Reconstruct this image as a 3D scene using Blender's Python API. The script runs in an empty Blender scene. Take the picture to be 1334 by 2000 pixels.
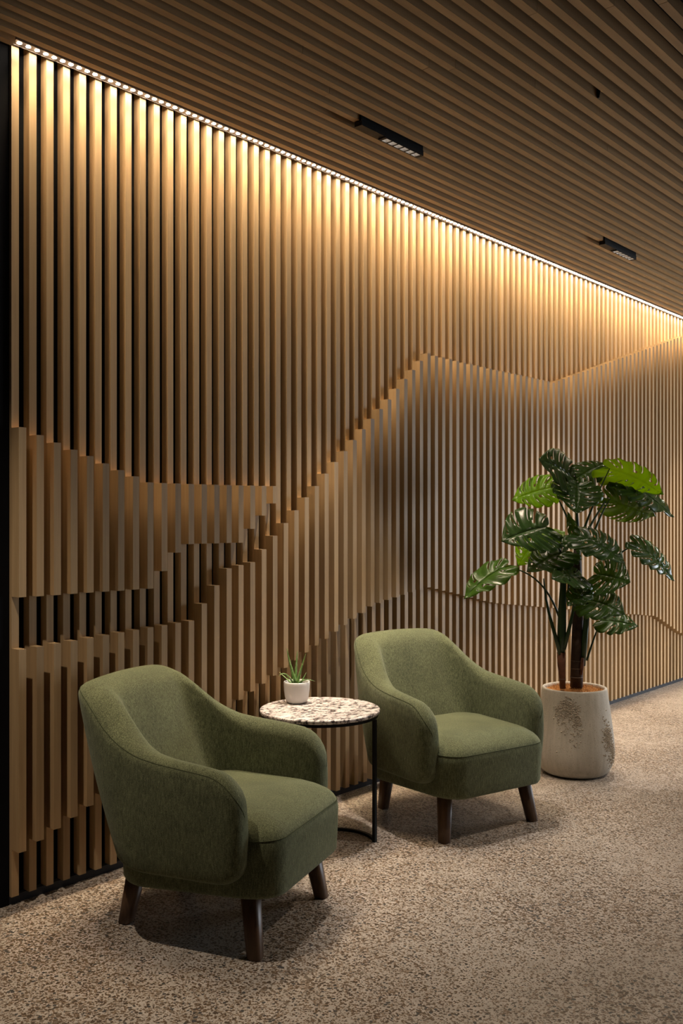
import bpy, bmesh, math, random
from mathutils import Vector, Matrix
import numpy as np

# ------------------------------------------------------------------ camera, world, lights, exposure
SC = bpy.context.scene
COL = SC.collection
F, HY, CX, H, D = 1850.0, 1013.0, 667.0, 1.35, 3.035       # focal length in pixels, horizon row, centre column, eye height, distance to wall
VPX = 2280.7
TH = math.atan2(VPX - CX, F)
CT, ST = math.cos(TH), math.sin(TH)
cam_d = bpy.data.cameras.new('camera')
cam = bpy.data.objects.new('camera', cam_d)
COL.objects.link(cam)
cam_d.sensor_width = 36.0
cam_d.sensor_fit = 'AUTO'
cam_d.lens = F * 36.0 / 2000.0
cam_d.shift_y = (HY - 1000.0) / 2000.0
cam_d.clip_start = 0.05
cam.location = (0, -D, H)
cam.rotation_euler = (math.radians(90), 0, TH - math.radians(90))
SC.camera = cam

SC.view_settings.view_transform = 'Standard'
SC.view_settings.look = 'None'
SC.view_settings.gamma = 1.0
SC.view_settings.use_curve_mapping = False
SC.view_settings.exposure = 0.0

world = bpy.data.worlds.new('world')
SC.world = world
world.use_nodes = True
bg = world.node_tree.nodes['Background']
bg.inputs[0].default_value = (0.80, 0.90, 1.0, 1)
bg.inputs[1].default_value = 0.015

HC = H + 1.623                # underside of the ceiling slats
SPOT_N = 0.543
LED_GLOW = 165.0               # brightness of the lens faces
LED_POWER = 38.0               # watts of the whole strip's downward beam


def spot(name, x, y, z, energy, color, size, blend, radius, rot=(0, 0, 0)):
    d = bpy.data.lights.new(name, 'SPOT')
    d.energy = energy
    d.color = color
    d.spot_size = math.radians(size)
    d.spot_blend = blend
    d.shadow_soft_size = radius
    o = bpy.data.objects.new(name, d)
    o.location = (x, y, z)
    o.rotation_euler = rot
    COL.objects.link(o)
    return o


def area(name, loc, direction, size_x, size_y, energy, color, spread=180):
    d = bpy.data.lights.new(name, 'AREA')
    d.shape = 'RECTANGLE'
    d.size, d.size_y = size_x, size_y
    d.energy = energy
    d.color = color
    d.spread = math.radians(spread)
    o = bpy.data.objects.new(name, d)
    o.location = loc
    o.rotation_euler = Vector(direction).to_track_quat('-Z', 'Y').to_euler()
    COL.objects.link(o)
    return o


NEUTRAL = (1.0, 0.91, 0.83)
WARM = (1.0, 0.85, 0.69)
# ceiling spotlights over the seats; first and last are unseen, assumed at same spacing
for s_, e_, z_, c_ in ((1.03, 140, 76, WARM), (3.25, 180, 54, NEUTRAL), (5.47, 210, 56, NEUTRAL), (7.69, 210, 56, NEUTRAL)):
    spot('downlight', s_, -SPOT_N, HC - 0.035, e_, c_, z_, 0.8, 0.02)
for s_, e_, c_ in ((4.0, 105, WARM), (6.2, 105, NEUTRAL), (8.4, 130, NEUTRAL)):  # added row of lamps out of view, to light floor and slat fronts
    spot('downlight', s_, -2.3, HC - 0.035, e_, c_, 118, 0.8, 0.03)
# added cool lamp off to the right, for an assumed source out of view
area('added_cool_fill', (9.4, -3.3, 1.25), (-0.75, 0.66, -0.05), 2.2, 2.0, 165, (0.86, 0.92, 1.0))
# the beam of the LED strip: straight down the slats
led_beam = area('led_strip_beam', (1.73 + 3.4, -0.030, HC + 0.025), (0, 0, -1), 6.8, 0.016, LED_POWER, (1.0, 0.78, 0.52), 50)
led_beam.rotation_euler = (0, 0, 0)
led_wash = area('led_strip_wash', (1.73 + 3.4, -0.030, HC + 0.025), (0, 0, -1), 6.8, 0.016, 17.0, (1.0, 0.82, 0.61), 118)
led_wash.rotation_euler = (0, 0, 0)

# ------------------------------------------------------------------ helpers
rnd = random.Random(7)


def link(o, parent=None):
    COL.objects.link(o)
    if parent is not None:
        o.parent = parent
    return o


def mesh_obj(name, verts, faces, mats, parent=None, smooth=False, loc=None):
    me = bpy.data.meshes.new(name)
    me.from_pydata([tuple(v) for v in verts], [], faces)
    for m in (mats if isinstance(mats, (list, tuple)) else [mats]):
        me.materials.append(m)
    if smooth:
        me.polygons.foreach_set('use_smooth', [True] * len(me.polygons))
    me.update()
    o = bpy.data.objects.new(name, me)
    if loc is not None:
        o.location = loc
    return link(o, parent)


def empty(name, loc, rz=0.0):
    o = bpy.data.objects.new(name, None)
    o.location = loc
    o.rotation_euler = (0, 0, rz)
    o.empty_display_size = 0.1
    COL.objects.link(o)
    return o


def tag(o, label=None, cat=None, group=None, kind=None):
    if label: o['label'] = label
    if cat: o['category'] = cat
    if group: o['group'] = group
    if kind: o['kind'] = kind
    return o


def box_vf(x0, x1, y0, y1, z0, z1):
    v = [(x0, y0, z0), (x1, y0, z0), (x1, y1, z0), (x0, y1, z0), (x0, y0, z1), (x1, y0, z1), (x1, y1, z1), (x0, y1, z1)]
    f = [(0, 3, 2, 1), (4, 5, 6, 7), (0, 1, 5, 4), (1, 2, 6, 5), (2, 3, 7, 6), (3, 0, 4, 7)]
    return v, f


class MB:
    def __init__(self):
        self.v, self.f = [], []

    def add(self, v, f):
        n = len(self.v)
        self.v += [tuple(p) for p in v]
        self.f += [tuple(i + n for i in q) for q in f]
        return self

    def box(self, *a):
        return self.add(*box_vf(*a))

    def build(self, name, mats, parent=None, smooth=False, loc=None):
        return mesh_obj(name, self.v, self.f, mats, parent, smooth, loc)


def lathe_vf(prof, n=48, cx=0, cy=0):
    v, f = [], []
    for (r, z) in prof:
        for k in range(n):
            a = 2 * math.pi * k / n
            v.append((cx + r * math.cos(a), cy + r * math.sin(a), z))
    for i in range(len(prof) - 1):
        for k in range(n):
            k2 = (k + 1) % n
            f.append((i * n + k, i * n + k2, (i + 1) * n + k2, (i + 1) * n + k))
    return v, f


def frames(pts):
    pts = [Vector(p) for p in pts]
    out = []
    up = Vector((0, 0, 1))
    prev = None
    for i, p in enumerate(pts):
        t = (pts[min(i + 1, len(pts) - 1)] - pts[max(i - 1, 0)]).normalized()
        if prev is None:
            ref = up if abs(t.z) < 0.9 else Vector((1, 0, 0))
            a = ref.cross(t).normalized()
        else:
            a = (prev - t * prev.dot(t)).normalized()
        prev = a
        out.append((p, t, a, t.cross(a)))
    return out


def tube_vf(pts, radii, n=10, cap=True):
    fr = frames(pts)
    v, f = [], []
    for (p, t, a, b), r in zip(fr, radii):
        ra, rb = r if isinstance(r, tuple) else (r, r)
        for k in range(n):
            an = 2 * math.pi * k / n
            v.append(p + a * (ra * math.cos(an)) + b * (rb * math.sin(an)))
    m = len(fr)
    for i in range(m - 1):
        for k in range(n):
            k2 = (k + 1) % n
            f.append((i * n + k, i * n + k2, (i + 1) * n + k2, (i + 1) * n + k))
    if cap:
        f.append(tuple(range(n - 1, -1, -1)))
        f.append(tuple((m - 1) * n + k for k in range(n)))
    return v, f


def bez(p0, p1, p2, n=12):
    p0, p1, p2 = Vector(p0), Vector(p1), Vector(p2)
    return [p0 * (1 - t) ** 2 + p1 * (2 * t * (1 - t)) + p2 * t * t for t in [i / n for i in range(n + 1)]]


def at(px, py, z):
    """world point that stands z metres deep on the line of sight through picture point px, py"""
    X = (px - CX) / F * z
    return Vector((z * CT + X * ST, -D + z * ST - X * CT, H + (HY - py) / F * z))


def depth(s, n):
    return s * CT + (D - n) * ST


# ------------------------------------------------------------------ materials
def new_mat(name):
    m = bpy.data.materials.new(name)
    m.use_nodes = True
    nt = m.node_tree
    b = nt.nodes['Principled BSDF']
    return m, nt, b


def N(nt, typ, **kw):
    n = nt.nodes.new(typ)
    for k, v in kw.items():
        setattr(n, k, v)
    return n


def ramp(nt, src, stops, interp='LINEAR'):
    r = nt.nodes.new('ShaderNodeValToRGB')
    r.color_ramp.interpolation = interp
    e = r.color_ramp.elements
    while len(e) < len(stops):
        e.new(0.5)
    for el, (p, c) in zip(e, stops):
        el.position = p
        el.color = c if len(c) == 4 else (*c, 1)
    nt.links.new(src, r.inputs[0])
    return r


def mixrgb(nt, fac, a, b, blend='MIX'):
    m = nt.nodes.new('ShaderNodeMix')
    m.data_type = 'RGBA'
    m.blend_type = blend
    for sock, val in ((m.inputs[0], fac), (m.inputs[6], a), (m.inputs[7], b)):
        if isinstance(val, bpy.types.NodeSocket):
            nt.links.new(val, sock)
        elif isinstance(val, tuple):
            sock.default_value = val if len(val) == 4 else (*val, 1)
        else:
            sock.default_value = val
    return m.outputs[2]


def coords(nt, scale, rand=True, kind='Object'):
    tc = N(nt, 'ShaderNodeTexCoord')
    mp = N(nt, 'ShaderNodeMapping')
    mp.inputs['Scale'].default_value = scale
    nt.links.new(tc.outputs[kind], mp.inputs['Vector'])
    if rand:
        oi = N(nt, 'ShaderNodeObjectInfo')
        mul = N(nt, 'ShaderNodeMath', operation='MULTIPLY')
        mul.inputs[1].default_value = 37.0
        nt.links.new(oi.outputs['Random'], mul.inputs[0])
        cb = N(nt, 'ShaderNodeCombineXYZ')
        for i in range(3):
            nt.links.new(mul.outputs[0], cb.inputs[i])
        nt.links.new(cb.outputs[0], mp.inputs['Location'])
        return mp.outputs[0], oi.outputs['Random']
    return mp.outputs[0], None


def noise(nt, vec, scale, detail=3.0, rough=0.5):
    n = N(nt, 'ShaderNodeTexNoise')
    n.inputs['Scale'].default_value = scale
    n.inputs['Detail'].default_value = detail
    n.inputs['Roughness'].default_value = rough
    nt.links.new(vec, n.inputs['Vector'])
    return n.outputs['Fac']


def bump(nt, b, height, strength, dist=0.01):
    bp = N(nt, 'ShaderNodeBump')
    bp.inputs['Strength'].default_value = strength
    bp.inputs['Distance'].default_value = dist
    nt.links.new(height, bp.inputs['Height'])
    nt.links.new(bp.outputs[0], b.inputs['Normal'])


def wood(name, scale, c0, c1, rough=0.5, spread=0.16):
    m, nt, b = new_mat(name)
    vec, r = coords(nt, scale)
    g = noise(nt, vec, 1.0, 4.0, 0.6)
    col = ramp(nt, g, [(0.25, c0), (0.75, c1)])
    hsv = N(nt, 'ShaderNodeHueSaturation')
    mr = N(nt, 'ShaderNodeMapRange')
    mr.inputs[3].default_value = 1 - spread
    mr.inputs[4].default_value = 1 + spread
    nt.links.new(r, mr.inputs[0])
    nt.links.new(mr.outputs[0], hsv.inputs['Value'])
    nt.links.new(col.outputs[0], hsv.inputs['Color'])
    nt.links.new(hsv.outputs[0], b.inputs['Base Color'])
    b.inputs['Roughness'].default_value = rough
    b.inputs['Specular IOR Level'].default_value = 0.3
    bump(nt, b, g, 0.08, 0.002)
    return m


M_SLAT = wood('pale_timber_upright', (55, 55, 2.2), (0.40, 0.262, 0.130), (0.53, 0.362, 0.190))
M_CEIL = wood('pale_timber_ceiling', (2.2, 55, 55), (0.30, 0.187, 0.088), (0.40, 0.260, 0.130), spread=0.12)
M_LEG = wood('dark_stained_wood', (40, 40, 4), (0.055, 0.030, 0.017), (0.13, 0.072, 0.038), rough=0.4)


def plain(name, c, rough=0.5, metal=0.0, spec=0.5, var=0.0, vs=30.0):
    m, nt, b = new_mat(name)
    b.inputs['Base Color'].default_value = (*c, 1)
    b.inputs['Roughness'].default_value = rough
    b.inputs['Metallic'].default_value = metal
    b.inputs['Specular IOR Level'].default_value = spec
    if var:
        vec, _ = coords(nt, (1, 1, 1), rand=False)
        g = noise(nt, vec, vs, 4)
        cr = ramp(nt, g, [(0.2, tuple(x * (1 - var) for x in c)), (0.8, tuple(x * (1 + var) for x in c))])
        nt.links.new(cr.outputs[0], b.inputs['Base Color'])
    return m


M_BLACK = plain('black_backing_felt', (0.006, 0.006, 0.007), 0.9, spec=0.1, var=0.3)
M_PANEL = plain('black_painted_panel', (0.005, 0.005, 0.006), 0.85, spec=0.08, var=0.2, vs=8)
M_KICK = plain('dark_navy_skirting', (0.012, 0.013, 0.018), 0.6, var=0.2, vs=8)
M_METAL = plain('black_powder_coated_steel', (0.006, 0.006, 0.006), 0.5, spec=0.2, var=0.2, vs=60)
M_HOUS = plain('bronze_aluminium', (0.16, 0.125, 0.10), 0.45, 0.3, var=0.1, vs=40)
M_REFL = plain('white_reflector', (0.80, 0.78, 0.75), 0.35, 0.0, var=0.05)
M_CERAMIC = plain('white_ceramic', (0.80, 0.77, 0.74), 0.45, var=0.02)
M_SOIL = plain('dark_potting_soil', (0.02, 0.015, 0.01), 0.95, spec=0.1, var=0.5, vs=120)


def emit(name, c, strength):
    m = bpy.data.materials.new(name)
    m.use_nodes = True
    nt = m.node_tree
    nt.nodes.clear()
    e = N(nt, 'ShaderNodeEmission')
    e.inputs[0].default_value = (*c, 1)
    e.inputs[1].default_value = strength
    o = N(nt, 'ShaderNodeOutputMaterial')
    nt.links.new(e.outputs[0], o.inputs[0])
    return m


M_LED = emit('lit_led_lens', (1.0, 0.86, 0.69), LED_GLOW)
M_LAMP = emit('lit_reflector_cell', (1.0, 0.88, 0.78), 3.0)


def mat_floor():
    m, nt, b = new_mat('polished_exposed_aggregate')
    vec, _ = coords(nt, (1, 1, 1), rand=False)
    big = noise(nt, vec, 1.7, 3, 0.55)
    mid = noise(nt, vec, 14, 3, 0.6)
    paste = ramp(nt, mid, [(0.3, (0.355, 0.308, 0.255)), (0.7, (0.465, 0.410, 0.350))])
    cur = paste.outputs[0]
    warp = N(nt, 'ShaderNodeVectorMath', operation='ADD')
    nz = N(nt, 'ShaderNodeTexNoise')
    nz.inputs['Scale'].default_value = 130
    nt.links.new(vec, nz.inputs['Vector'])
    sc = N(nt, 'ShaderNodeVectorMath', operation='SCALE')
    sc.inputs['Scale'].default_value = 0.007
    nt.links.new(nz.outputs['Color'], sc.inputs[0])
    nt.links.new(vec, warp.inputs[0])
    nt.links.new(sc.outputs[0], warp.inputs[1])
    for scale, lo, stops in (
            (165.0, 0.42, [(0.0, (0.10, 0.062, 0.036)), (0.35, (0.17, 0.115, 0.072)), (0.6, (0.24, 0.175, 0.12)), (0.85, (0.085, 0.065, 0.05))]),
            (84.0, 0.27, [(0.0, (0.075, 0.052, 0.034)), (0.3, (0.13, 0.088, 0.055)), (0.55, (0.060, 0.057, 0.053)), (0.8, (0.17, 0.135, 0.10))])):
        vo = N(nt, 'ShaderNodeTexVoronoi')
        vo.inputs['Scale'].default_value = scale
        nt.links.new(warp.outputs[0], vo.inputs['Vector'])
        sep = N(nt, 'ShaderNodeSeparateColor')
        nt.links.new(vo.outputs['Color'], sep.inputs[0])
        # chip radius: random per chip, shrinking where the slab is less ground
        rad = N(nt, 'ShaderNodeMath', operation='MULTIPLY')
        nt.links.new(sep.outputs[1], rad.inputs[0])
        den = N(nt, 'ShaderNodeMapRange')
        den.inputs[1].default_value = 0.35
        den.inputs[2].default_value = 0.65
        den.inputs[3].default_value = lo * 1.6
        den.inputs[4].default_value = lo * 2.4
        nt.links.new(big, den.inputs[0])
        nt.links.new(den.outputs[0], rad.inputs[1])
        lt = N(nt, 'ShaderNodeMath', operation='LESS_THAN')
        nt.links.new(vo.outputs['Distance'], lt.inputs[0])
        nt.links.new(rad.outputs[0], lt.inputs[1])
        cr = ramp(nt, sep.outputs[0], stops, 'CONSTANT')
        cur = mixrgb(nt, lt.outputs[0], cur, cr.outputs[0])
    nt.links.new(cur, b.inputs['Base Color'])
    rr = ramp(nt, big, [(0.3, (0.30, 0.30, 0.30)), (0.7, (0.42, 0.42, 0.42))])
    nt.links.new(rr.outputs[0], b.inputs['Roughness'])
    b.inputs['Specular IOR Level'].default_value = 0.5
    return m


M_FLOOR = mat_floor()


def mat_fabric():
    m, nt, b = new_mat('olive_green_chenille')
    vec, _ = coords(nt, (1, 1, 0.16), rand=False)
    streak = noise(nt, vec, 260, 3, 0.6)
    vec2, _ = coords(nt, (1, 1, 1), rand=False)
    speck = noise(nt, vec2, 420, 2, 0.6)
    cloud = noise(nt, vec2, 9, 4, 0.6)
    c1 = ramp(nt, streak, [(0.3, (0.060, 0.068, 0.037)), (0.7, (0.150, 0.162, 0.095))])
    c2 = ramp(nt, speck, [(0.3, (0.42, 0.42, 0.42)), (0.7, (1.5, 1.5, 1.42))])
    c = mixrgb(nt, 1.0, c1.outputs[0], c2.outputs[0], 'MULTIPLY')
    c3 = ramp(nt, cloud, [(0.3, (0.82, 0.82, 0.80)), (0.7, (1.15, 1.15, 1.1))])
    c = mixrgb(nt, 1.0, c, c3.outputs[0], 'MULTIPLY')
    nt.links.new(c, b.inputs['Base Color'])
    b.inputs['Roughness'].default_value = 0.95
    b.inputs['Specular IOR Level'].default_value = 0.1
    b.inputs['Sheen Weight'].default_value = 0.25
    b.inputs['Sheen Roughness'].default_value = 0.5
    b.inputs['Sheen Tint'].default_value = (0.75, 0.8, 0.6, 1)
    bump(nt, b, speck, 0.35, 0.003)
    return m


M_FAB = mat_fabric()
M_SEAM = plain('dark_green_seam_thread', (0.055, 0.062, 0.032), 0.95, spec=0.1, var=0.2, vs=200)


def mat_granite():
    m, nt, b = new_mat('black_flecked_white_granite')
    vec, _ = coords(nt, (1, 1.5, 1), rand=False)
    a = noise(nt, vec, 38, 6, 0.68)
    f1 = ramp(nt, a, [(0.41, (0.040, 0.032, 0.032)), (0.455, (0.26, 0.22, 0.21)), (0.50, (0.66, 0.60, 0.57)), (0.62, (0.82, 0.77, 0.74))])
    k = noise(nt, vec, 7, 4, 0.6)
    f2 = ramp(nt, k, [(0.35, (0.80, 0.77, 0.76)), (0.65, (1.0, 1.0, 1.0))])
    c = mixrgb(nt, 1.0, f1.outputs[0], f2.outputs[0], 'MULTIPLY')
    nt.links.new(c, b.inputs['Base Color'])
    b.inputs['Roughness'].default_value = 0.3
    return m


M_GRAN = mat_granite()


def mat_planter():
    m, nt, b = new_mat('weathered_cream_concrete')
    vec, _ = coords(nt, (1, 1, 1), rand=False)
    vecd, _ = coords(nt, (1, 1, 0.12), rand=False)
    drip = noise(nt, vecd, 40, 3, 0.6)
    crust = noise(nt, vec, 170, 4, 0.65)
    base = ramp(nt, drip, [(0.3, (0.42, 0.385, 0.325)), (0.7, (0.52, 0.48, 0.41))])
    sp = ramp(nt, crust, [(0.33, (0.62, 0.56, 0.47)), (0.40, (1, 1, 1))])
    c = mixrgb(nt, 1.0, base.outputs[0], sp.outputs[0], 'MULTIPLY')
    nt.links.new(c, b.inputs['Base Color'])
    b.inputs['Roughness'].default_value = 0.85
    b.inputs['Specular IOR Level'].default_value = 0.2
    h = N(nt, 'ShaderNodeMath', operation='MULTIPLY')
    h.inputs[0].default_value = 0.25
    nt.links.new(crust, h.inputs[1])
    ad = N(nt, 'ShaderNodeMath', operation='MULTIPLY_ADD')
    nt.links.new(drip, ad.inputs[0])
    ad.inputs[1].default_value = 0.12
    nt.links.new(h.outputs[0], ad.inputs[2])
    bump(nt, b, ad.outputs[0], 0.5, 0.008)
    return m


M_PLANTER = mat_planter()
M_CRUST = plain('crusted_lime_grit', (0.43, 0.375, 0.30), 0.95, spec=0.1, var=0.35, vs=90)
M_COIR = plain('orange_brown_coconut_fibre', (0.34, 0.15, 0.045), 0.9, spec=0.1, var=0.45, vs=160)


def mat_leaf(name, dark, light, trans):
    m, nt, b = new_mat(name)
    tc = N(nt, 'ShaderNodeTexCoord')
    sep = N(nt, 'ShaderNodeSeparateXYZ')
    nt.links.new(tc.outputs['UV'], sep.inputs[0])
    # vein along the middle of each lobe, and the midrib
    d = N(nt, 'ShaderNodeMath', operation='SUBTRACT')
    nt.links.new(sep.outputs[0], d.inputs[0])
    d.inputs[1].default_value = 0.5
    ab = N(nt, 'ShaderNodeMath', operation='ABSOLUTE')
    nt.links.new(d.outputs[0], ab.inputs[0])
    mn = N(nt, 'ShaderNodeMath', operation='MINIMUM')
    nt.links.new(ab.outputs[0], mn.inputs[0])
    nt.links.new(sep.outputs[1], mn.inputs[1])
    vein = ramp(nt, mn.outputs[0], [(0.0, (1, 1, 1)), (0.07, (0, 0, 0))])
    vec, _ = coords(nt, (1, 1, 1))
    g = noise(nt, vec, 18, 3)
    col = ramp(nt, g, [(0.3, dark), (0.7, light)])
    c = mixrgb(nt, vein.outputs[0], col.outputs[0], tuple(min(1, x * 1.25 + 0.004) for x in light))
    nt.links.new(c, b.inputs['Base Color'])
    b.inputs['Roughness'].default_value = 0.25
    b.inputs['Specular IOR Level'].default_value = 0.35
    vinv = N(nt, 'ShaderNodeMath', operation='MULTIPLY')
    nt.links.new(ab.outputs[0], vinv.inputs[0])
    vinv.inputs[1].default_value = 1.0
    bump(nt, b, vinv.outputs[0], 0.35, 0.02)
    tr = N(nt, 'ShaderNodeBsdfTranslucent')
    tr.inputs[0].default_value = (0.58, 0.76, 0.05, 1)
    mx = N(nt, 'ShaderNodeMixShader')
    mx.inputs[0].default_value = trans
    out = nt.nodes['Material Output']
    nt.links.new(b.outputs[0], mx.inputs[1])
    nt.links.new(tr.outputs[0], mx.inputs[2])
    nt.links.new(mx.outputs[0], out.inputs[0])
    return m


M_LEAF = mat_leaf('dark_glossy_leaf', (0.016, 0.040, 0.012), (0.030, 0.070, 0.020), 0.22)
M_LEAFM = mat_leaf('mid_green_leaf', (0.022, 0.055, 0.010), (0.036, 0.088, 0.016), 0.28)
M_LEAFY = mat_leaf('backlit_bright_leaf', (0.05, 0.13, 0.012), (0.08, 0.19, 0.02), 0.6)  # backlit glow of some leaves, put into a lighter and more translucent green
M_STEM = plain('dark_green_stalk', (0.020, 0.050, 0.014), 0.4, var=0.25, vs=25)
M_BARK = plain('dark_brown_bark', (0.045, 0.022, 0.012), 0.7, var=0.5, vs=45)
M_HUSK = plain('reddish_brown_husk', (0.13, 0.045, 0.018), 0.75, var=0.4, vs=60)
M_SCAR = plain('pale_leaf_scar', (0.17, 0.12, 0.085), 0.8, var=0.3, vs=60)


def mat_aloe():
    m, nt, b = new_mat('speckled_aloe_skin')
    vec, _ = coords(nt, (1, 1, 0.5))
    g = noise(nt, vec, 260, 2, 0.5)
    c = ramp(nt, g, [(0.55, (0.15, 0.29, 0.075)), (0.66, (0.42, 0.52, 0.28))])
    nt.links.new(c.outputs[0], b.inputs['Base Color'])
    b.inputs['Roughness'].default_value = 0.4
    return m


M_ALOE = mat_aloe()

# ------------------------------------------------------------------ the setting
S0, P, W = 1.759, 0.0684, 0.0285      # right edge of the first slat, pitch, slat width
NB = 0.0485                           # how far the raised blocks stand proud
DB = 0.038                            # depth of the base slats
NS = 98
SL = S0 - W
SMAX = S0 + P * NS + 0.2
ZT = HC + 0.05
ZB = 0.030

tag(MB().box(-3.0, 14.0, -6.5, 0.6, -0.05, 0.0).build('floor', M_FLOOR), kind='structure')
ceil = tag(MB().box(-3.0, 14.0, -6.5, 0.2, ZT, ZT + 0.1).build('ceiling', M_BLACK), kind='structure')
wall = tag(MB().box(SL, SMAX, DB, DB + 0.12, 0.0, ZT).build('wall_back', M_BLACK), kind='structure')
tag(MB().box(-3.0, SL - 0.0005, 0.013, DB + 0.12, 0.0, ZT).build('wall_left', M_PANEL), kind='structure')
tag(MB().box(SL, SMAX, 0.016, DB, 0.0, ZB - 0.001).build('baseboard_back', M_KICK), kind='structure')

# contours of the raised blocks: picture rows of the block ends, slat by slat
UP_TOP = [835, 850.4, 865, 878.8, 891.1, 905.5, 918.5, 930.7, 942.4, 943.7, 944.6, 945.5, 946.2, 946.9, 947.5, 948.1, 948.6, 949.2, 949.6]
UP_BOT = [1165.9, 1164, 1161.8, 1159.2, 1156.9, 1155, 1153.3, 1151, 1149.3, 1115.1, 1079.1, 1062.5, 1061.6, 1061.1, 1060.2, 1059.8, 1032.8, 1007.1, 983.3]
LO_TOP = [1267.5, 1262.2, 1256.2, 1251, 1245, 1240, 1234.9, 1230, 1225, 1220.7, 1216.2, 1212.2, 1178.6, 1143.3, 1110, 1103.7, 1098, 1072.9, 1046.4,
          1021.6, 996.7, 971.5, 949.5, 925.3, 902.8, 881.5, 859.7, 838.8, 818.5, 799.4, 780.7, 760, 740.9, 723.3, 705.3, 691, 695.4, 698.8, 701.9,
          705.4, 708.6, 711.4, 714.2, 717.1, 720.3, 722.8, 725.4, 727.9, 730.5, 732.9, 735.3, 738, 740.3, 742.5, 745]
LO_BOT = {0: 1662, 1: 1639.7, 2: 1616.8, 3: 1594.3, 4: 1572.2, 14: 1382.5, 15: 1365.7, 16: 1349.4, 17: 1334.3, 18: 1318.5, 19: 1303.5, 20: 1288.5,
          21: 1273.5, 22: 1260, 23: 1246.6, 24: 1233, 25: 1220, 26: 1207.8, 27: 1196.7, 28: 1184, 29: 1177.2, 30: 1171.4, 31: 1166.3, 32: 1161,
          33: 1156.2, 34: 1151.4, 35: 1147, 36: 1150, 37: 1153.4, 38: 1156.6, 39: 1160, 40: 1163.5, 41: 1166.7, 42: 1170, 43: 1173.4, 44: 1176,
          45: 1178, 46: 1179.2, 47: 1180.1, 48: 1181.1, 49: 1181.8, 50: 1182.5, 51: 1183.6, 52: 1184.8, 53: 1185.6, 56: 1187.6, 69: 1197.4,
          70: 1198, 71: 1198.7, 73: 1199.5, 74: 1199.9, 76: 1201.4, 78: 1202.4, 79: 1204.9, 80: 1209.3, 81: 1213.8, 82: 1218.5, 83: 1223,
          84: 1227.6, 85: 1232, 86: 1235.9, 87: 1239}


def slat_px(i, n=NB):
    s = S0 + P * i
    X = s * ST - (D - n) * CT
    return CX + F * X / depth(s, n)


xs = np.array([slat_px(i) for i in range(NS)])
lo_top = list(LO_TOP)
for i in range(len(LO_TOP), NS):
    x = xs[i]
    if i <= 86:
        t = (x - xs[55]) / (xs[86] - xs[55])
        lo_top.append(748 + (658.3 - 748) * t)
    else:
        lo_top.append(658.3 + (x - xs[86]) * 0.40)
kb = sorted(LO_BOT)
lo_bot = np.interp(xs, [xs[k] for k in kb], [LO_BOT[k] for k in kb])
for i in range(88, NS):
    lo_bot[i] = 1239 + (xs[i] - xs[87]) * 0.35


def hgt(i, y, n=NB):
    return H + (HY - y) * depth(S0 + P * i, n) / F


sv, sf = box_vf(-W, 0, 0, DB - 0.0005, ZB, ZT - 0.001)
slat_me = None
for i in range(NS):
    if slat_me is None:
        o = mesh_obj('wall_slat', sv, sf, M_SLAT, wall, loc=(S0 + P * i, 0, 0))
        slat_me = o.data
    else:
        o = bpy.data.objects.new('wall_slat', slat_me)
        o.location = (S0 + P * i, 0, 0)
        link(o, wall)
    spans = [(hgt(i, lo_bot[i]), hgt(i, lo_top[i]))]
    if i < len(UP_TOP):
        spans.append((hgt(i, UP_BOT[i]), hgt(i, UP_TOP[i])))
    for (z0, z1) in spans:
        v, f = box_vf(-W, 0, -NB, -0.0003, 0, z1 - z0)
        mesh_obj('slat_block', v, f, M_SLAT, o, loc=(0, 0, z0))

# ceiling slats run along the wall, cut at random butt joints; the lane over the armchairs is broken for the spotlights
C0, CW, CH = 0.0445, 0.0297, 0.046
SX0, SX1 = 0.5, 9.6
FIX = [(2.955, 3.39), (5.17, 5.61)]
for k in range(0, 46):
    n0 = C0 + P * k
    if k == 0:
        spans = [(SX0, 1.703)]
    elif k == 7:
        spans = [(SX0, FIX[0][0]), (FIX[0][1], FIX[1][0]), (FIX[1][1], SX1)]
    else:
        a = SX0 + rnd.uniform(0.5, 3.6)
        cuts = [SX0, a]
        while a + 3.6 < SX1:
            a += 3.6
            cuts.append(a)
        cuts.append(SX1)
        spans = [(cuts[j], cuts[j + 1] - 0.0015) for j in range(len(cuts) - 1)]
    for (a, b) in spans:
        v, f = box_vf(0, b - a, -CW, 0, 0, CH)
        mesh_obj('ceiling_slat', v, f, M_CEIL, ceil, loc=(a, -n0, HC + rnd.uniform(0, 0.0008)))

# ------------------------------------------------------------------ LED strip along the top of the wall
HS = HC + 0.028
strip = empty('led_strip', (1.722, -0.030, HS))
tag(strip, 'lit linear LED strip with round lenses along the top of the slatted wall', 'strip light')
LEN = SMAX - 1.722 - 0.1
MB().box(0, LEN, -0.018, 0.018, 0.0, 0.0215).build('housing', M_HOUS, strip)
for y in (-0.0195, 0.0195):
    MB().box(0, LEN, y - 0.0012, y + 0.0012, -0.002, 0.0215).build('edge_lip', M_HOUS, strip)
nled = int((LEN - 0.03) / (P / 2))
v, f = lathe_vf([(0.0, -0.0016), (0.0064, -0.0014), (0.0084, 0.0)], 14)
lens_me = None
for k in range(nled):
    if lens_me is None:
        o = mesh_obj('led_lens', v, f, M_LED, strip, loc=(0.0215 + k * P / 2, 0, -0.0003))
        lens_me = o.data
    else:
        o = bpy.data.objects.new('led_lens', lens_me)
        o.location = (0.0215 + k * P / 2, 0, -0.0003)
        link(o, strip)

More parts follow.
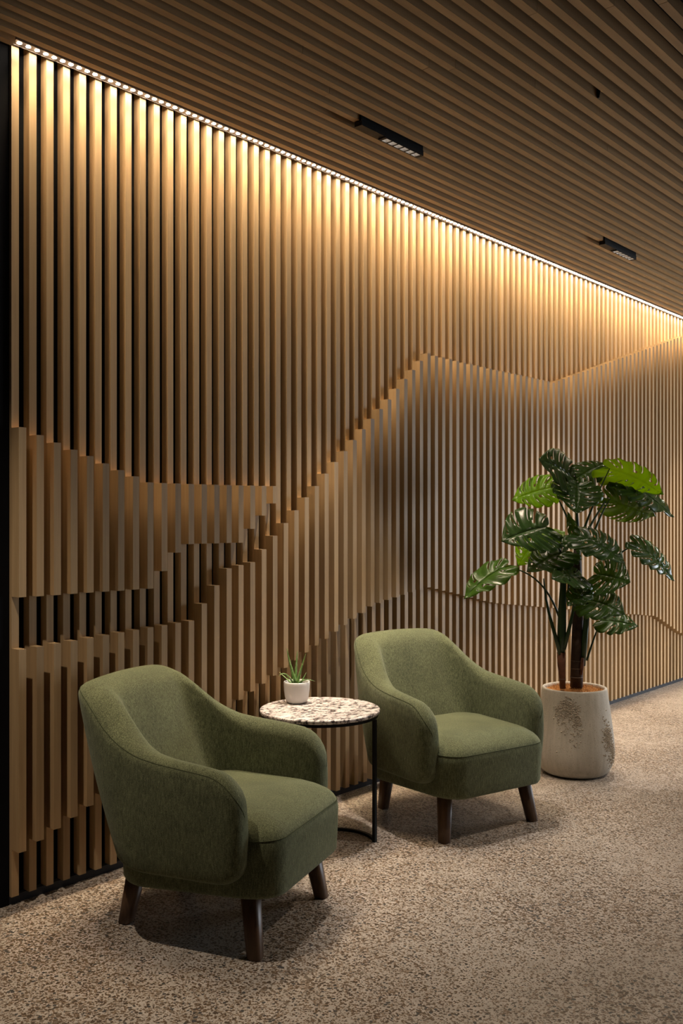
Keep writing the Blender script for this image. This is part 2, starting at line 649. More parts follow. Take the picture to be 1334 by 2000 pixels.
# ------------------------------------------------------------------ linear spotlights in the ceiling
for (a, b), lab in zip(FIX, ('black linear ceiling spotlight with six cells, nearer one above the side table',
                             'black linear ceiling spotlight with six cells, farther one at right above the potted plant')):
    t = empty('ceiling_spotlight', (a + 0.005, -SPOT_N, HC - 0.024))
    tag(t, lab, 'spotlight', 'recessed linear ceiling spotlights')
    L = b - a - 0.010
    m0 = 0.155
    MB().box(0, L, -0.017, 0.017, 0.024, 0.073).build('track_rail', M_METAL, t)
    MB().box(0, m0 - 0.001, -0.019, 0.019, 0.004, 0.0235).build('blank_cover', M_METAL, t)
    mb = MB()
    mb.box(m0, L, -0.019, -0.0155, 0.0, 0.0235)
    mb.box(m0, L, 0.0155, 0.019, 0.0, 0.0235)
    mb.box(m0, m0 + 0.012, -0.0155, 0.0155, 0.0, 0.0235)
    mb.box(L - 0.012, L, -0.0155, 0.0155, 0.0, 0.0235)
    c0, c1 = m0 + 0.012, L - 0.012
    cw = (c1 - c0) / 6
    for q in range(7):
        mb.box(c0 + q * cw - 0.0045, c0 + q * cw + 0.0045, -0.0155, 0.0155, 0.0004, 0.0235)
    mb.build('housing', M_METAL, t)
    for q in range(6):
        x0, x1 = c0 + q * cw + 0.005, c0 + (q + 1) * cw - 0.005
        xm, hw = (x0 + x1) / 2, 0.008
        vv = [(x0, -0.015, 0.001), (x1, -0.015, 0.001), (x1, 0.015, 0.001), (x0, 0.015, 0.001),
              (xm - hw, -hw, 0.021), (xm + hw, -hw, 0.021), (xm + hw, hw, 0.021), (xm - hw, hw, 0.021)]
        rc = mesh_obj('reflector_cell', vv, [(0, 1, 5, 4), (1, 2, 6, 5), (2, 3, 7, 6), (3, 0, 4, 7)], M_REFL, t)
        mesh_obj('lamp_face', [vv[4], vv[5], vv[6], vv[7]], [(0, 1, 2, 3)], M_LAMP, rc, loc=(0, 0, -0.0002))

# small black bracket hanging in a gap of the ceiling
pb = at(1168.5, 186, F * (HC + 0.012 - H) / (HY - 186))
br = MB()
br.add(*lathe_vf([(0.0, -0.012), (0.0045, -0.010), (0.008, 0.014), (0.011, 0.036), (0.0, 0.036)], 10))
tag(br.build('ceiling_bracket', M_METAL, loc=pb), 'tiny black peg in a gap between the ceiling slats, upper right', 'bracket')

# ------------------------------------------------------------------ armchairs
def smooth01(t):
    t = max(0.0, min(1.0, t))
    return t * t * (3 - 2 * t)


HWD = 0.346          # half width over the arms
RC = 0.115           # rear corner radius in plan
TA, TB, RI = 0.080, 0.125, 0.085   # arm and back thickness, inner corner radius
XB = -0.505          # outer back at the bottom
XF = -0.019          # front of the arms


def _profile():
    q = np.linspace(-1, 3.2, 400)
    k = [-1, -0.5, -0.1, 0.15, 0.35, 0.52, 0.66, 0.82, 1.0, 1.2, 1.5, 2.0, 3.2]
    h = [0.810, 0.808, 0.804, 0.799, 0.791, 0.770, 0.730, 0.678, 0.640, 0.616, 0.604, 0.595, 0.572]
    v = np.interp(q, k, h)
    w = np.hanning(23)
    vp = np.pad(v, 11, mode='edge')
    return q, np.convolve(vp, w / w.sum(), 'valid')


ZQ, ZV = _profile()


def shell_mesh():
    """back and arms as one padded wrap: a rounded slab section swept round a U in plan"""
    # stations along half the U, from the middle of the back to the arm front: outer point, inner point
    st = []
    yo, yi = HWD - RC, HWD - TA - RI
    xi = XB + TB
    for i in range(7):
        t = i / 7
        st.append(((XB, yo * t), (xi, yi * t), 'b', t))
    for i in range(19):
        a = math.pi / 2 * i / 18
        ca, sa = math.cos(a), math.sin(a)
        st.append(((XB + RC - RC * ca, yo + RC * sa), (xi + RI - RI * ca, yi + RI * sa), 'c', i / 18))
    x0, x0i = XB + RC, xi + RI
    fr = [0.04, 0.09, 0.15, 0.22, 0.3, 0.45, 0.6, 0.72, 0.80, 0.86, 0.91, 0.945, 0.97, 0.987, 0.997, 1.0]
    for t in fr:
        st.append(((x0 + (XF - x0) * t, HWD), (x0i + (XF - x0i) * t, HWD - TA), 'a', t))
    NSIDE, NCAP = 9, 10
    rows = []
    for ((x, y), (xin, yin), kd, t) in st:
        if kd == 'b':
            q, wb = -1 + t, 1.0
        elif kd == 'c':
            q = t
        else:
            q = 1 + (x - x0) / 0.18
        zt = float(np.interp(q, ZQ, ZV))
        wb = 1 - smooth01((q - 0.25) / 1.55)
        zb = 0.234 if kd == 'a' else (0.234 + 0.026 * (1 - (t if kd == 'c' else 0)))
        th = 0.122 * wb + TA * (1 - wb)
        th0 = th
        ox = 0.0
        if kd == 'a':
            d = x - (XF - 0.125)
            if d > 0:                      # rounded upper and lower front corners, rounded front edge
                u = d / 0.125
                zt -= 0.125 * (1 - math.sqrt(max(0.0, 1 - u ** 2.4)))
                zb += 0.085 * (1 - math.sqrt(max(0.0, 1 - u ** 3.0)))
            e = x - (XF - 0.046)
            if e > 0:
                th_f = math.sqrt(max(0.0, 1 - (e / 0.046) ** 2))
                th = th * max(0.03, th_f)
                ox = (th0 - th) / 2
        # section: outer side up, over the top, inner side down, under
        sec = []
        r = min(th / 2, (zt - zb) / 2)
        ro = 0.74 * r
        rb = min(0.022, r)
        rzo, rzi = min(0.036, r), min(0.058, 1.25 * r)
        for j in range(NSIDE):
            q = j / (NSIDE - 1)
            sec.append((0.0, zb + rb + (zt - rzo - zb - rb) * q))
        for j in range(1, NCAP):           # rim: tight at the outer welt, rolling softly inwards
            a = math.pi * j / NCAP
            if a <= math.pi / 2:
                sec.append((ro * (1 - math.cos(a)), zt - rzo + rzo * math.sin(a)))
            else:
                sec.append((ro - (2 * r - ro) * math.cos(a), zt - rzi + rzi * math.sin(a)))
        for j in range(NSIDE):
            q = 1 - j / (NSIDE - 1)
            sec.append((2 * r, zb + rb + (zt - rzi - zb - rb) * q))
        for j in range(1, NCAP):
            a = math.pi * j / NCAP
            sec.append((r + r * math.cos(a), zb + rb - rb * math.sin(a)))
        row = []
        for (din, z) in sec:
            hh = z - 0.25
            k = din / max(th, 1e-6)
            bul = 0.010 * math.sin(math.pi * max(0, min(1, (z - zb) / (zt - zb)))) * (1 - 2 * k)     # padded faces
            kk = (din + ox) / th0 - bul / th0
            px = x + (xin - x) * kk
            py = y + (yin - y) * kk
            px -= wb * 0.372 * hh
            py *= 1 - 0.15 * wb * max(0, hh) / 0.55
            py += (1 - wb) * 0.010 * hh / 0.33
            row.append((px, py, z))
        rows.append(row)
    full = [[(x, -y, z) for (x, y, z) in r] for r in rows[:0:-1]] + rows
    K = len(full[0])
    v = [p for r in full for p in r]
    f = []
    for i in range(len(full) - 1):
        for k in range(K):
            k2 = (k + 1) % K
            f.append((i * K + k, (i + 1) * K + k, (i + 1) * K + k2, i * K + k2))
    f.append(tuple(k for k in range(K)))
    f.append(tuple((len(full) - 1) * K + K - 1 - k for k in range(K)))
    # welt line: along the outer edge of the rim
    seam = []
    for r in full:
        p = Vector(r[NSIDE + 1])
        seam.append(p)
    return v, f, seam


def ring(hw, xa, xb, rad_f, rad_r, n=10):
    """rounded rectangle in plan, anticlockwise"""
    pts = []
    for (cx, cy, a0, rr) in ((xb - rad_f, hw - rad_f, 0, rad_f), (xa + rad_r, hw - rad_r, 90, rad_r),
                             (xa + rad_r, -hw + rad_r, 180, rad_r), (xb - rad_f, -hw + rad_f, 270, rad_f)):
        for i in range(n + 1):
            a = math.radians(a0 + 90 * i / n)
            pts.append((cx + rr * math.cos(a), cy + rr * math.sin(a)))
    # bow the front edge a little
    out = []
    for (x, y) in pts:
        t = max(0, (x - (xb - 0.15)) / 0.15)
        y2 = y * (1 - 0.125 * smooth01((x + 0.20) / 0.20))
        out.append((x + 0.014 * t * (1 - (y / hw) ** 2), y2))
    return out


def seat_mesh():
    hw, xa, xb = 0.326, -0.508, 0.058
    lv = [(0.020, 0.186), (0.006, 0.189), (0.0, 0.200), (-0.002, 0.25), (-0.004, 0.30), (-0.005, 0.338), (-0.003, 0.356), (0.002, 0.371), (0.009, 0.383),
          (0.020, 0.395), (0.042, 0.408), (0.075, 0.420), (0.13, 0.428), (0.20, 0.432), (0.26, 0.434)]
    v, f = [], []
    K = None
    for (ins, z) in lv:
        rf = max(0.012, 0.098 - ins * 0.38)
        r = ring(hw - ins, xa + ins * 0.8, xb - ins, rf, max(0.012, 0.13 - ins * 0.4))
        K = len(r)
        v += [(x, y, z) for x, y in r]
    for i in range(len(lv) - 1):
        for k in range(K):
            k2 = (k + 1) % K
            f.append((i * K + k, i * K + k2, (i + 1) * K + k2, (i + 1) * K + k))
    f.append(tuple(range(K - 1, -1, -1)))
    f.append(tuple((len(lv) - 1) * K + k for k in range(K)))
    seam = [Vector((x, y, 0.3665)) for x, y in ring(hw + 0.0008, xa, xb + 0.0008, 0.098, 0.13)]
    return v, f, seam


def leg_mesh(top, bot, wt, wb):
    """square tapered leg with softened corners between two centres"""
    v, f = [], []
    n = 16
    for (c, w, z) in ((bot, wb * 0.90, 0.0), (bot, wb, 0.004), (top, wt, 0.20)):
        q = z / 0.20
        cx, cy = bot[0] + (top[0] - bot[0]) * q, bot[1] + (top[1] - bot[1]) * q
        for k in range(n):
            a = 2 * math.pi * k / n + math.pi / n
            ca, sa = math.cos(a), math.sin(a)
            m = (abs(ca) ** 5 + abs(sa) ** 5) ** (-1 / 5)
            v.append((cx + w / 2 * ca * m, cy + w / 2 * sa * m, z))
    for i in range(2):
        for k in range(n):
            k2 = (k + 1) % n
            f.append((i * n + k, i * n + k2, (i + 1) * n + k2, (i + 1) * n + k))
    f.append(tuple(range(n - 1, -1, -1)))
    f.append(tuple(2 * n + k for k in range(n)))
    return v, f


SHV, SHF, SHS = shell_mesh()
SEV, SEF, SES = seat_mesh()
CHAIR_ME = {}


def chair(x1, z1, a, label, first):
    """x1, z1: where the near front leg's outer corner meets the floor, seen from the camera; a: turn"""
    fx, fz = math.cos(a), -math.sin(a)
    lx, lz = math.sin(a), math.cos(a)
    X, Z = x1 + lx * 0.257, z1 + lz * 0.257
    wx, wy = Z * CT + X * ST, -D + Z * ST - X * CT
    dx, dy = fz * CT + fx * ST, fz * ST - fx * CT
    t = empty('armchair', (wx, wy, 0), math.atan2(dy, dx))
    tag(t, label, 'armchair', 'green upholstered armchairs')

    def part(name, key, make, mat, parent, smooth=True):
        if key in CHAIR_ME:
            o = bpy.data.objects.new(name, CHAIR_ME[key])
            return link(o, parent)
        v, f = make()
        o = mesh_obj(name, v, f, mat, parent, smooth)
        CHAIR_ME[key] = o.data
        return o
    sh = part('back_and_arms', 'sh', lambda: (SHV, SHF), M_FAB, t)
    part('seam', 'shs', lambda: tube_vf(SHS, [0.0011] * len(SHS), 6), M_SEAM, sh)
    se = part('seat', 'se', lambda: (SEV, SEF), M_FAB, t)
    part('seam', 'ses', lambda: tube_vf(SES + [SES[0]], [0.0014] * (len(SES) + 1), 6), M_SEAM, se)
    for q, (sx, sy) in enumerate(((1, -1), (1, 1), (-1, -1), (-1, 1))):
        if sx > 0:
            bot, top = (-0.013, sy * 0.256), (-0.046, sy * 0.226)
        else:
            bot, top = (-0.535, sy * 0.185), (-0.478, sy * 0.200)
        part('leg', 'lg%d' % q, lambda: leg_mesh(top, bot, 0.057, 0.045), M_LEG, t)
    return t


chair(-0.253, 2.901, 0.387, 'olive green upholstered armchair on the left, nearest the camera', True)
chair(0.435, 3.937, 0.976, 'olive green upholstered armchair between the side table and the planter', False)

# ------------------------------------------------------------------ side table
def cam_xy(X, Z):
    return (Z * CT + X * ST, -D + Z * ST - X * CT)


KT = 0.99
TX, TZ, TR, TH_ = -0.093 * KT, 4.087 * KT, 0.2595 * KT, 0.541
tx, ty = cam_xy(TX, TZ)
tbl = empty('side_table', (tx, ty, 0))
tag(tbl, 'round side table with flecked white stone top and thin black metal frame between the armchairs', 'side table')
prof = [(0.0, TH_ - 0.018), (TR - 0.006, TH_ - 0.018), (TR - 0.002, TH_ - 0.016), (TR, TH_ - 0.012), (TR, TH_ - 0.005), (TR - 0.0015, TH_ - 0.0015), (TR - 0.005, TH_), (0.0, TH_)]
v, f = lathe_vf(prof, 96)
o = mesh_obj('tabletop', v, f, M_GRAN, tbl)
for p in o.data.polygons:
    p.use_smooth = abs(p.normal.z) < 0.99
RT = TR - 0.008
v, f = lathe_vf([(RT - 0.022, TH_ - 0.0185), (RT - 0.022, TH_ - 0.0305), (RT, TH_ - 0.0305), (RT, TH_ - 0.0185), (RT - 0.022, TH_ - 0.0185)], 72)
mesh_obj('top_ring', v, f, M_METAL, tbl)


def tl(X, Z):
    a = cam_xy(X * KT, Z * KT)
    return (a[0] - tx, a[1] - ty)


p1, p2 = tl(0.1395, 3.995), tl(-0.160, 3.850)
for (px, py) in (p1, p2):
    MB().box(px - 0.007, px + 0.007, py - 0.007, py + 0.007, 0.0, TH_ - 0.0305).build('post', M_METAL, tbl)
ac = tl(-0.030, 3.96)
ra = (math.hypot(p1[0] - ac[0], p1[1] - ac[1]) + math.hypot(p2[0] - ac[0], p2[1] - ac[1])) / 2
a1 = math.atan2(p1[1] - ac[1], p1[0] - ac[0])
a2 = math.atan2(p2[1] - ac[1], p2[0] - ac[0])
away = math.atan2(tl(-0.109, 4.119)[1] - ac[1], tl(-0.109, 4.119)[0] - ac[0])


def unwrap(a, ref):
    while a - ref > math.pi: a -= 2 * math.pi
    while a - ref < -math.pi: a += 2 * math.pi
    return a


a1, a2 = unwrap(a1, away), unwrap(a2, away)
v, f = [], []
n = 40
for i in range(n + 1):
    a = a1 + (a2 - a1) * i / n
    rr = math.hypot(p1[0] - ac[0], p1[1] - ac[1]) * (1 - i / n) + math.hypot(p2[0] - ac[0], p2[1] - ac[1]) * i / n
    rr += (0.180 - rr) * min(1, 4 * min(i / n, 1 - i / n))
    for (dr, z) in ((-0.007, 0), (0.007, 0), (0.007, 0.012), (-0.007, 0.012)):
        v.append((ac[0] + (rr + dr) * math.cos(a), ac[1] + (rr + dr) * math.sin(a), z))
for i in range(n):
    for k in range(4):
        f.append((i * 4 + k, i * 4 + (k + 1) % 4, (i + 1) * 4 + (k + 1) % 4, (i + 1) * 4 + k))
f += [(0, 1, 2, 3), (n * 4 + 3, n * 4 + 2, n * 4 + 1, n * 4)]
mesh_obj('base_arc', v, f, M_METAL, tbl)

# ------------------------------------------------------------------ aloe in a white pot
AZ = 4.205 * KT
ax, ay = cam_xy((579.7 - CX) / F * AZ, AZ)
al = empty('potted_aloe', (ax, ay, TH_))
tag(al, 'small spiky aloe in a white ceramic pot standing on the side table', 'potted plant')
prof = [(0.0, 0.0005), (0.034, 0.0005), (0.042, 0.004), (0.048, 0.012), (0.053, 0.030), (0.056, 0.055), (0.0575, 0.080), (0.0575, 0.0925), (0.0565, 0.0945),
        (0.0530, 0.0945), (0.0515, 0.092), (0.051, 0.080), (0.048, 0.040)]
v, f = lathe_vf(prof, 56)
mesh_obj('pot', v, f, M_CERAMIC, al, smooth=True)
v, f = lathe_vf([(0.0, 0.080), (0.03, 0.081), (0.0505, 0.079)], 32)
mesh_obj('soil', v, f, M_SOIL, al, smooth=True)


def blade(pts, w0, th):
    """tapering succulent leaf with a channelled section"""
    fr = frames(pts)
    v, f = [], []
    n = len(fr)
    K = 8
    for i, (p, t, a, b) in enumerate(fr):
        q = i / (n - 1)
        w = w0 * (1 - q) ** 0.75 * (1 if q > 0.06 else 0.9) + 0.0004
        h = th * (1 - q) ** 0.8 + 0.0003
        for k in range(K):
            an = 2 * math.pi * k / K
            v.append(p + a * (w * math.cos(an)) + b * (h * math.sin(an) - 0.35 * h * (1 - math.cos(an) ** 2) * (1 if math.sin(an) > 0 else 0.2)))
    for i in range(n - 1):
        for k in range(K):
            f.append((i * K + k, i * K + (k + 1) % K, (i + 1) * K + (k + 1) % K, (i + 1) * K + k))
    f.append(tuple(range(K - 1, -1, -1)))
    f.append(tuple((n - 1) * K + k for k in range(K)))
    return v, f


def apx(px, py, dz=0.0):
    return at(px, py, AZ + dz) - Vector((ax, ay, TH_))


aloe = [((578, 1334, -.004), (566, 1300, 0), (560.3, 1266, .01), .0085, .005), ((577, 1334, .006), (578, 1305, .01), (581, 1271, .02), .0080, .005),
        ((581, 1334, -.010), (587, 1308, -.01), (597.5, 1276, -.015), .0068, .004), ((573, 1334, -.005), (556, 1305, -.02), (544.5, 1321, -.03), .0072, .004),
        ((569, 1334, .012), (556, 1322, .02), (545.5, 1313, .03), .0048, .003), ((587, 1334, .010), (594, 1322, .012), (598.5, 1313, .015), .0060, .0035),
        ((582, 1335, -.016), (595, 1322, -.035), (615, 1330.5, -.03), .0075, .004)]
for (b0, b1, b2, w0, th) in aloe:
    v, f = blade(bez(apx(*b0), apx(*b1), apx(*b2), 14), w0 * 1.2, th * 1.2)
    mesh_obj('leaf', v, f, M_ALOE, al, smooth=True)

# ------------------------------------------------------------------ planter with a monstera
PZ = 5.05
cxp, cyp = cam_xy(1.242, PZ)
pl = empty('planter', (cxp, cyp, 0))
tag(pl, 'large rounded cream concrete planter with crusted patches, right of the armchairs', 'planter')
prof = [(0.0, 0.004), (0.140, 0.004), (0.160, 0.006), (0.180, 0.022), (0.197, 0.055), (0.206, 0.100), (0.208, 0.135), (0.204, 0.190), (0.196, 0.260), (0.186, 0.330),
        (0.176, 0.400), (0.1695, 0.446), (0.167, 0.453), (0.162, 0.455), (0.156, 0.452), (0.154, 0.440), (0.152, 0.38)]
v, f = lathe_vf(prof, 72)
mesh_obj('pot', v, f, M_PLANTER, pl, smooth=True)
PR = np.array([q[0] for q in prof[3:13]])
PH = np.array([q[1] for q in prof[3:13]])


def lump(c, nv, r, seed):
    rr = random.Random(seed)
    a = nv.orthogonal().normalized()
    b = nv.cross(a)
    v = [c + nv * r * 0.9]
    for k in range(6):
        an = k * math.pi / 3 + rr.random()
        q = r * rr.uniform(0.7, 1.25)
        v.append(c + a * (q * math.cos(an)) + b * (q * math.sin(an)) - nv * 0.002)
    return v, [(0, 1 + k, 1 + (k + 1) % 6) for k in range(6)]


mb = MB()
camdir = math.atan2(-D - cyp, -cxp)     # the side of the pot that the photograph shows
rc = random.Random(3)
blobs = [(-0.20, 0.375, 0.10, 0.045, 260), (0.05, 0.325, 0.07, 0.050, 200), (-0.42, 0.350, 0.08, 0.035, 90), (1.02, 0.215, 0.10, 0.065, 300), (1.20, 0.13, 0.08, 0.05, 130),
         (2.8, 0.30, 0.2, 0.06, 200), (-1.9, 0.22, 0.2, 0.06, 200)]
for (da, h0, sa, sh, cnt) in blobs:
    for q in range(int(cnt * 1.5)):
        a = camdir + da + rc.gauss(0, sa)
        h = h0 + rc.gauss(0, sh * 0.6)
        if q % 5 == 0:
            h -= abs(rc.gauss(0, 0.07))   # drips running down below the patch
        if not 0.05 < h < 0.435:
            continue
        r = float(np.interp(h, PH, PR))
        nv = Vector((math.cos(a), math.sin(a), 0.12)).normalized()
        mb.add(*lump(Vector((r * math.cos(a), r * math.sin(a), h)), nv, rc.uniform(0.0028, 0.0068), q))
o = mb.build('crust', M_CRUST, pl)
o['kind'] = 'stuff'
v, f = lathe_vf([(0.0, 0.450), (0.06, 0.448), (0.11, 0.442), (0.1535, 0.434)], 40)
mesh_obj('fibre_topping', v, f, M_COIR, pl, smooth=True)
mb = MB()
for q in range(900):                  # loose strands of the coconut fibre
    a, r = rnd.uniform(0, 2 * math.pi), 0.150 * math.sqrt(rnd.random())
    p = Vector((r * math.cos(a), r * math.sin(a), 0.449 - 0.6 * r * r))
    d = Vector((rnd.gauss(0, 1), rnd.gauss(0, 1), rnd.uniform(0.0, 0.7))).normalized() * rnd.uniform(0.015, 0.035)
    w = Vector((-d.y, d.x, 0)).normalized() * 0.0006
    m_ = p + d * 0.5 + Vector((0, 0, 0.006))
    e = p + d
    if math.hypot(e.x, e.y) > 0.151:
        continue
    mb.add([p - w, p + w, m_ + w, m_ - w, e], [(0, 1, 2, 3), (3, 2, 4)])
o = mb.build('fibre_strands', M_COIR, pl)
o['kind'] = 'stuff'

mon = empty('monstera', (cxp, cyp, 0.44))
tag(mon, 'tall swiss cheese plant with split dark green leaves growing in the cream planter', 'plant')
MO = Vector((cxp, cyp, 0.44))


def mpx(px, py, dz=0.0):
    return at(px, py, PZ + dz) - MO


def cr_interp(pts, t):
    n = len(pts) - 1
    x = min(max(t, 0), 1) * n
    i = min(int(x), n - 1)
    u = x - i
    p0, p1, p2, p3 = pts[max(i - 1, 0)], pts[i], pts[i + 1], pts[min(i + 2, n)]
    return tuple(0.5 * (2 * b + (c - a) * u + (2 * a - 5 * b + 4 * c - d) * u * u + (3 * b - a - 3 * c + d) * u ** 3) for a, b, c, d in zip(p0, p1, p2, p3))


OUT = [(-0.02, 0.015), (-0.16, 0.07), (-0.235, 0.20), (-0.16, 0.36), (0.04, 0.47), (0.28, 0.50), (0.50, 0.45), (0.70, 0.34), (0.86, 0.19), (1.0, 0.0)]


def leaf_mesh(L, Wd, droop, cup, seed, ncut=6, deep=0.36, curl=0.0):
    """split leaf: lobes between cuts that reach in from the margin, small holes beside the midrib"""
    r = random.Random(seed)
    NA, NBk = 64, 7
    v, f, uv = [], [], []
    bounds = sorted([0.20 + 0.68 * (i + 0.5 + r.uniform(-0.2, 0.2)) / ncut for i in range(ncut)])
    for side in (1, -1):
        bs = [0.0] + [b + r.uniform(-0.02, 0.02) for b in bounds] + [1.0]
        depthb = [deep + r.uniform(-0.08, 0.14) for _ in bs]
        grid = {}
        for i in range(NA + 1):
            a = i / NA
            mx, my = cr_interp(OUT, a)
            j = max(q for q in range(len(bs)) if bs[q] <= a + 1e-9)
            j = min(j, len(bs) - 2)
            fr_ = (a - bs[j]) / (bs[j + 1] - bs[j])
            mr = max(0.0, (a - 0.16) / 0.84) * 0.97
            for k in range(NBk + 1):
                b = k / NBk
                sc = 1 - 0.10 * abs(2 * fr_ - 1) ** 3 * b * (1 if 0 < j < len(bs) - 2 else 0.4)
                x = mr + (mx - mr) * (b * sc) + 0.06 * math.sin(math.pi * b) * (1 if a > 0.2 else 0)
                y = my * (b * sc)
                z = -droop * max(0, x) ** 2 - 0.10 * (1 if x < 0 else 0) * x * x + cup * y - (0.36 + curl) * y * y
                z += 0.016 * math.sin(fr_ * math.pi * 2) * b + 0.02 * math.cos(fr_ * 2 * math.pi) * b
                grid[i, k] = len(v)
                v.append((x * L, side * y * Wd * L, z * L))
                uv.append((fr_, b))
        for i in range(NA):
            am = (i + 0.5) / NA
            cut = 9.0
            for q in range(1, len(bs) - 1):
                if abs(am - bs[q]) < 0.0085:
                    cut = depthb[q]
            jj = max(q for q in range(len(bs)) if bs[q] <= am)
            frm = (am - bs[jj]) / (bs[min(jj + 1, len(bs) - 1)] - bs[jj] + 1e-9)
            for k in range(NBk):
                bm = (k + 0.5) / NBk
                if bm > cut:
                    continue
                if k == 2 and 0.28 < am < 0.86 and abs(frm - 0.25) < 0.12 and (jj + seed) % 2 == 0:
                    continue
                q4 = (grid[i, k], grid[i + 1, k], grid[i + 1, k + 1], grid[i, k + 1])
                f.append(q4 if side < 0 else q4[::-1])
    return v, f, uv


def leaf(base, tip, hw_px, nrm, mat, seed, droop=0.25, cup=0.10, ncut=6, deep=0.36, curl=0.0):
    b, t = mpx(*base), mpx(*tip)
    ax_ = t - b
    L = ax_.length * (1 + droop * 0.25)
    nv = Vector(nrm)
    xd = ax_.normalized()
    zd = (nv - xd * nv.dot(xd)).normalized()
    # lean the blade so that, bent by its droop, its tip still reaches the given point
    ang = math.atan2(droop, 1.0)
    yd = zd.cross(xd)
    a2 = Vector((xd.dot(RGT), xd.z)).normalized()
    y2 = Vector((yd.dot(RGT), yd.z))
    g = abs(y2.x * a2.y - y2.y * a2.x)
    Wd = hw_px / F * PZ / (0.5 * L) / max(0.55, g) * 1.08
    xd, zd = (xd * math.cos(ang) + zd * math.sin(ang)), (zd * math.cos(ang) - xd * math.sin(ang))
    R = Matrix((xd, yd, zd)).transposed()
    v, f, uv = leaf_mesh(L, Wd, droop, cup, seed, ncut, deep, curl)
    v = [R @ Vector(p) for p in v]
    o = mesh_obj('leaf', v, f, mat, mon, smooth=True, loc=b)
    lay = o.data.uv_layers.new(name='UVMap')
    for lp in o.data.loops:
        lay.data[lp.index].uv = uv[lp.vertex_index]
    mod = o.modifiers.new('s', 'SOLIDIFY')
    mod.thickness = 0.0012
    mod.offset = 0
    return b


RGT = Vector((ST, -CT, 0))            # to the right of the picture
TOW = Vector((-CT, -ST, 0))           # towards the camera
UPV = Vector((0, 0, 1))


def nrm(r, t, u):
    return RGT * r + TOW * t + UPV * u


B1, B2 = mpx(1126, 1050, 0.0), mpx(1098, 1200, -0.02)
CROWN = (1130, 1045)
G1 = 'L'
leaves = [
    # base(px, py, dz), tip, half width px, normal, material, seed, droop, cup, petiole start
    ((1123, 938, -.02), (1060, 901, -.10), 42, nrm(-.2, .68, .72), M_LEAF, 1, .22, .12, (1127, 1040)),
    ((1122, 938, .00), (1178, 908, .06), 25, nrm(.1, .6, .75), M_LEAF, 2, .25, .10, (1130, 1040)),
    ((1078, 952, .10), (1006, 975, .12), 30, nrm(-.2, .75, .65), M_LEAFY, 3, .15, .10, (1122, 1045)),
    ((1128, 945, -.10), (1126, 996, -.24), 46, nrm(0, .85, .5), M_LEAF, 4, .25, .12, (1127, 1040)),
    ((1191, 915, -.08), (1285, 960, -.02), 25, nrm(-.25, -.45, .85), M_LEAFY, 5, .22, .05, (1140, 1035)),
    ((1214, 940, .06), (1306, 1003, .02), 31, nrm(.35, .5, .8), M_LEAF, 6, .20, .10, (1146, 1040)),
    ((1192, 974, .02), (1270, 1004, .10), 32, nrm(-.2, .75, -.35), M_LEAFM, 7, .25, .15, (1160, 1040)),
    ((1066, 1030, -.06), (990, 1054, -.14), 44, nrm(-.2, .8, .6), M_LEAF, 8, .25, .14, (1110, 1110)),
    ((1052, 1052, .06), (1015, 1100, .06), 27, nrm(-.3, .8, .5), M_LEAFY, 9, .20, .10, (1105, 1120)),
    ((1068, 1052, .12), (1100, 1040, .16), 15, nrm(0, .6, .7), M_LEAFY, 10, .20, .10, (1100, 1110)),
    ((984, 1108, -.04), (916, 1162, -.10), 21, nrm(-.45, .55, .65), M_LEAFM, 11, .25, .15, (1098, 1225)),
    ((1132, 1046, -.12), (1211, 1094, -.22), 32, nrm(.25, .6, .75), M_LEAF, 12, .22, .12, (1128, 1080)),
    ((1244, 1064, .0), (1309, 1127, -.04), 27, nrm(.45, .55, .7), M_LEAF, 13, .22, .16, (1180, 1110)),
    ((1104, 1078, -.02), (1038, 1112, -.10), 26, nrm(-.2, .6, .7), M_LEAF, 14, .25, .12, (1115, 1150)),
    ((1112, 1098, .06), (1068, 1110, .08), 22, nrm(-.1, .7, .4), M_LEAF, 15, .25, .10, (1110, 1160)),
    ((1166, 1122, -.10), (1226, 1136, -.20), 37, nrm(.1, .85, .45), M_LEAF, 16, .15, .08, (1135, 1190)),
    ((1146, 1172, -.10), (1212, 1196, -.20), 32, nrm(.1, .7, .65), M_LEAF, 17, .25, .10, (1130, 1230)),
    ((1174, 1212, -.02), (1240, 1222, -.06), 21, nrm(.2, .7, .65), M_LEAF, 18, .18, .10, (1146, 1290)),
    ((1134, 1126, -.12), (1084, 1130, -.20), 22, nrm(-.1, .6, .7), M_LEAF, 19, .25, .10, (1125, 1180)),
    ((1132, 1060, -.06), (1110, 1002, -.04), 10, nrm(-.6, .7, .2), M_LEAF, 20, .05, .40, (1127, 1090)),
    ((1136, 1058, -.08), (1100, 1066, -.14), 16, nrm(-.1, .65, .7), M_LEAF, 21, .25, .10, (1128, 1100)),
    ((1140, 1152, -.14), (1112, 1180, -.20), 17, nrm(-.2, .7, .6), M_LEAF, 22, .25, .10, (1125, 1200)),
]
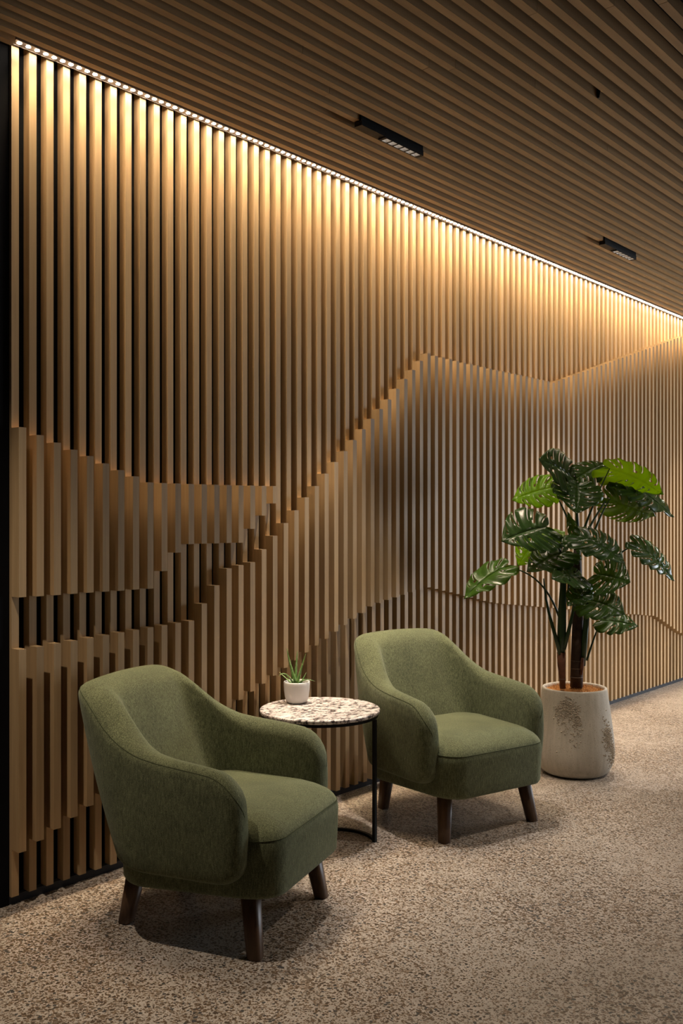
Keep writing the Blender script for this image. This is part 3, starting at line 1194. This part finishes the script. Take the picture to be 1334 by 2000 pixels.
for (b, t, hw, nv, mat, seed, dr, cup, ps) in leaves:
    small = hw < 24
    leaf(b, t, hw, nv, mat, seed, dr, cup, 4 if small else 6, 0.34 if not small else 0.42)
    p0 = mpx(ps[0], ps[1], 0.0)
    pb_ = mpx(*b)
    mid = p0 * 0.45 + pb_ * 0.55 + Vector((0, 0, 0.12 * abs(pb_.x - p0.x) + 0.10 * abs(pb_.y - p0.y) + 0.01))
    if seed == 11:
        mid = mpx(1068, 1112, -0.03)
    pts = bez(p0, mid, pb_, 12)
    v, f = tube_vf(pts, [0.0068 - 0.0042 * i / 12 for i in range(13)], 8)
    mesh_obj('petiole', v, f, M_STEM, mon, smooth=True)

# the two stems
def stem(name, pts, radii, mat):
    v, f = tube_vf([mpx(*p) for p in pts], radii, 14)
    return mesh_obj(name, v, f, mat, mon, smooth=True)


st1 = stem('stem', [(1126, 1342, -.02), (1126.5, 1300, -.02), (1127.5, 1250, -.02), (1129, 1200, -.02), (1128, 1150, -.02), (1127, 1100, 0), (1127, 1045, 0)],
           [.0335, .032, .030, .028, .026, .024, .012], M_BARK)
st2 = stem('stem', [(1099, 1345, -.05), (1098, 1320, -.05), (1096.5, 1300, -.05), (1096, 1274, -.05)], [.0155, .0165, .0205, .0225], M_HUSK)
for (s_, px, py, dz, r) in ((st1, 1126, 1322, -.02, .0345), (st1, 1126.5, 1305, -.02, .0335), (st1, 1127, 1290, -.02, .0325), (st2, 1098.3, 1326, -.05, .0170)):
    c = mpx(px, py, dz)
    v, f = tube_vf([c + Vector((0, 0, -0.0018)), c + Vector((0, 0, 0.0018))], [r, r], 16)
    mesh_obj('leaf_scar', v, f, M_SCAR, s_, smooth=True)
for pts, rad in (
        ([(1096, 1282, -.05), (1097, 1240, -.05), (1098, 1190, -.05), (1100, 1140, -.04), (1104, 1100, -.03)], [(.018, .018), (.024, .020), (.022, .018), (.016, .014), (.008, .008)]),
        ([(1094, 1278, -.06), (1084, 1240, -.06), (1074, 1205, -.05), (1066, 1168, -.03), (1062, 1130, 0)], [.011, .010, .008, .006, .004]),
        ([(1101, 1268, -.06), (1110, 1235, -.07), (1118, 1200, -.07), (1124, 1160, -.06)], [.012, .010, .008, .006]),
        ([(1139, 1300, -.04), (1142, 1250, -.05), (1146, 1200, -.05), (1150, 1160, -.05)], [(.012, .012), .016, .014, .009])):
    stem('leaf_sheath', pts, rad, M_STEM)
v, f = tube_vf([mpx(1135, 1318, -.055), mpx(1137, 1300, -.058), mpx(1138, 1285, -.058)], [.006, .010, .008], 10)
mesh_obj('husk', v, f, M_HUSK, mon, smooth=True)
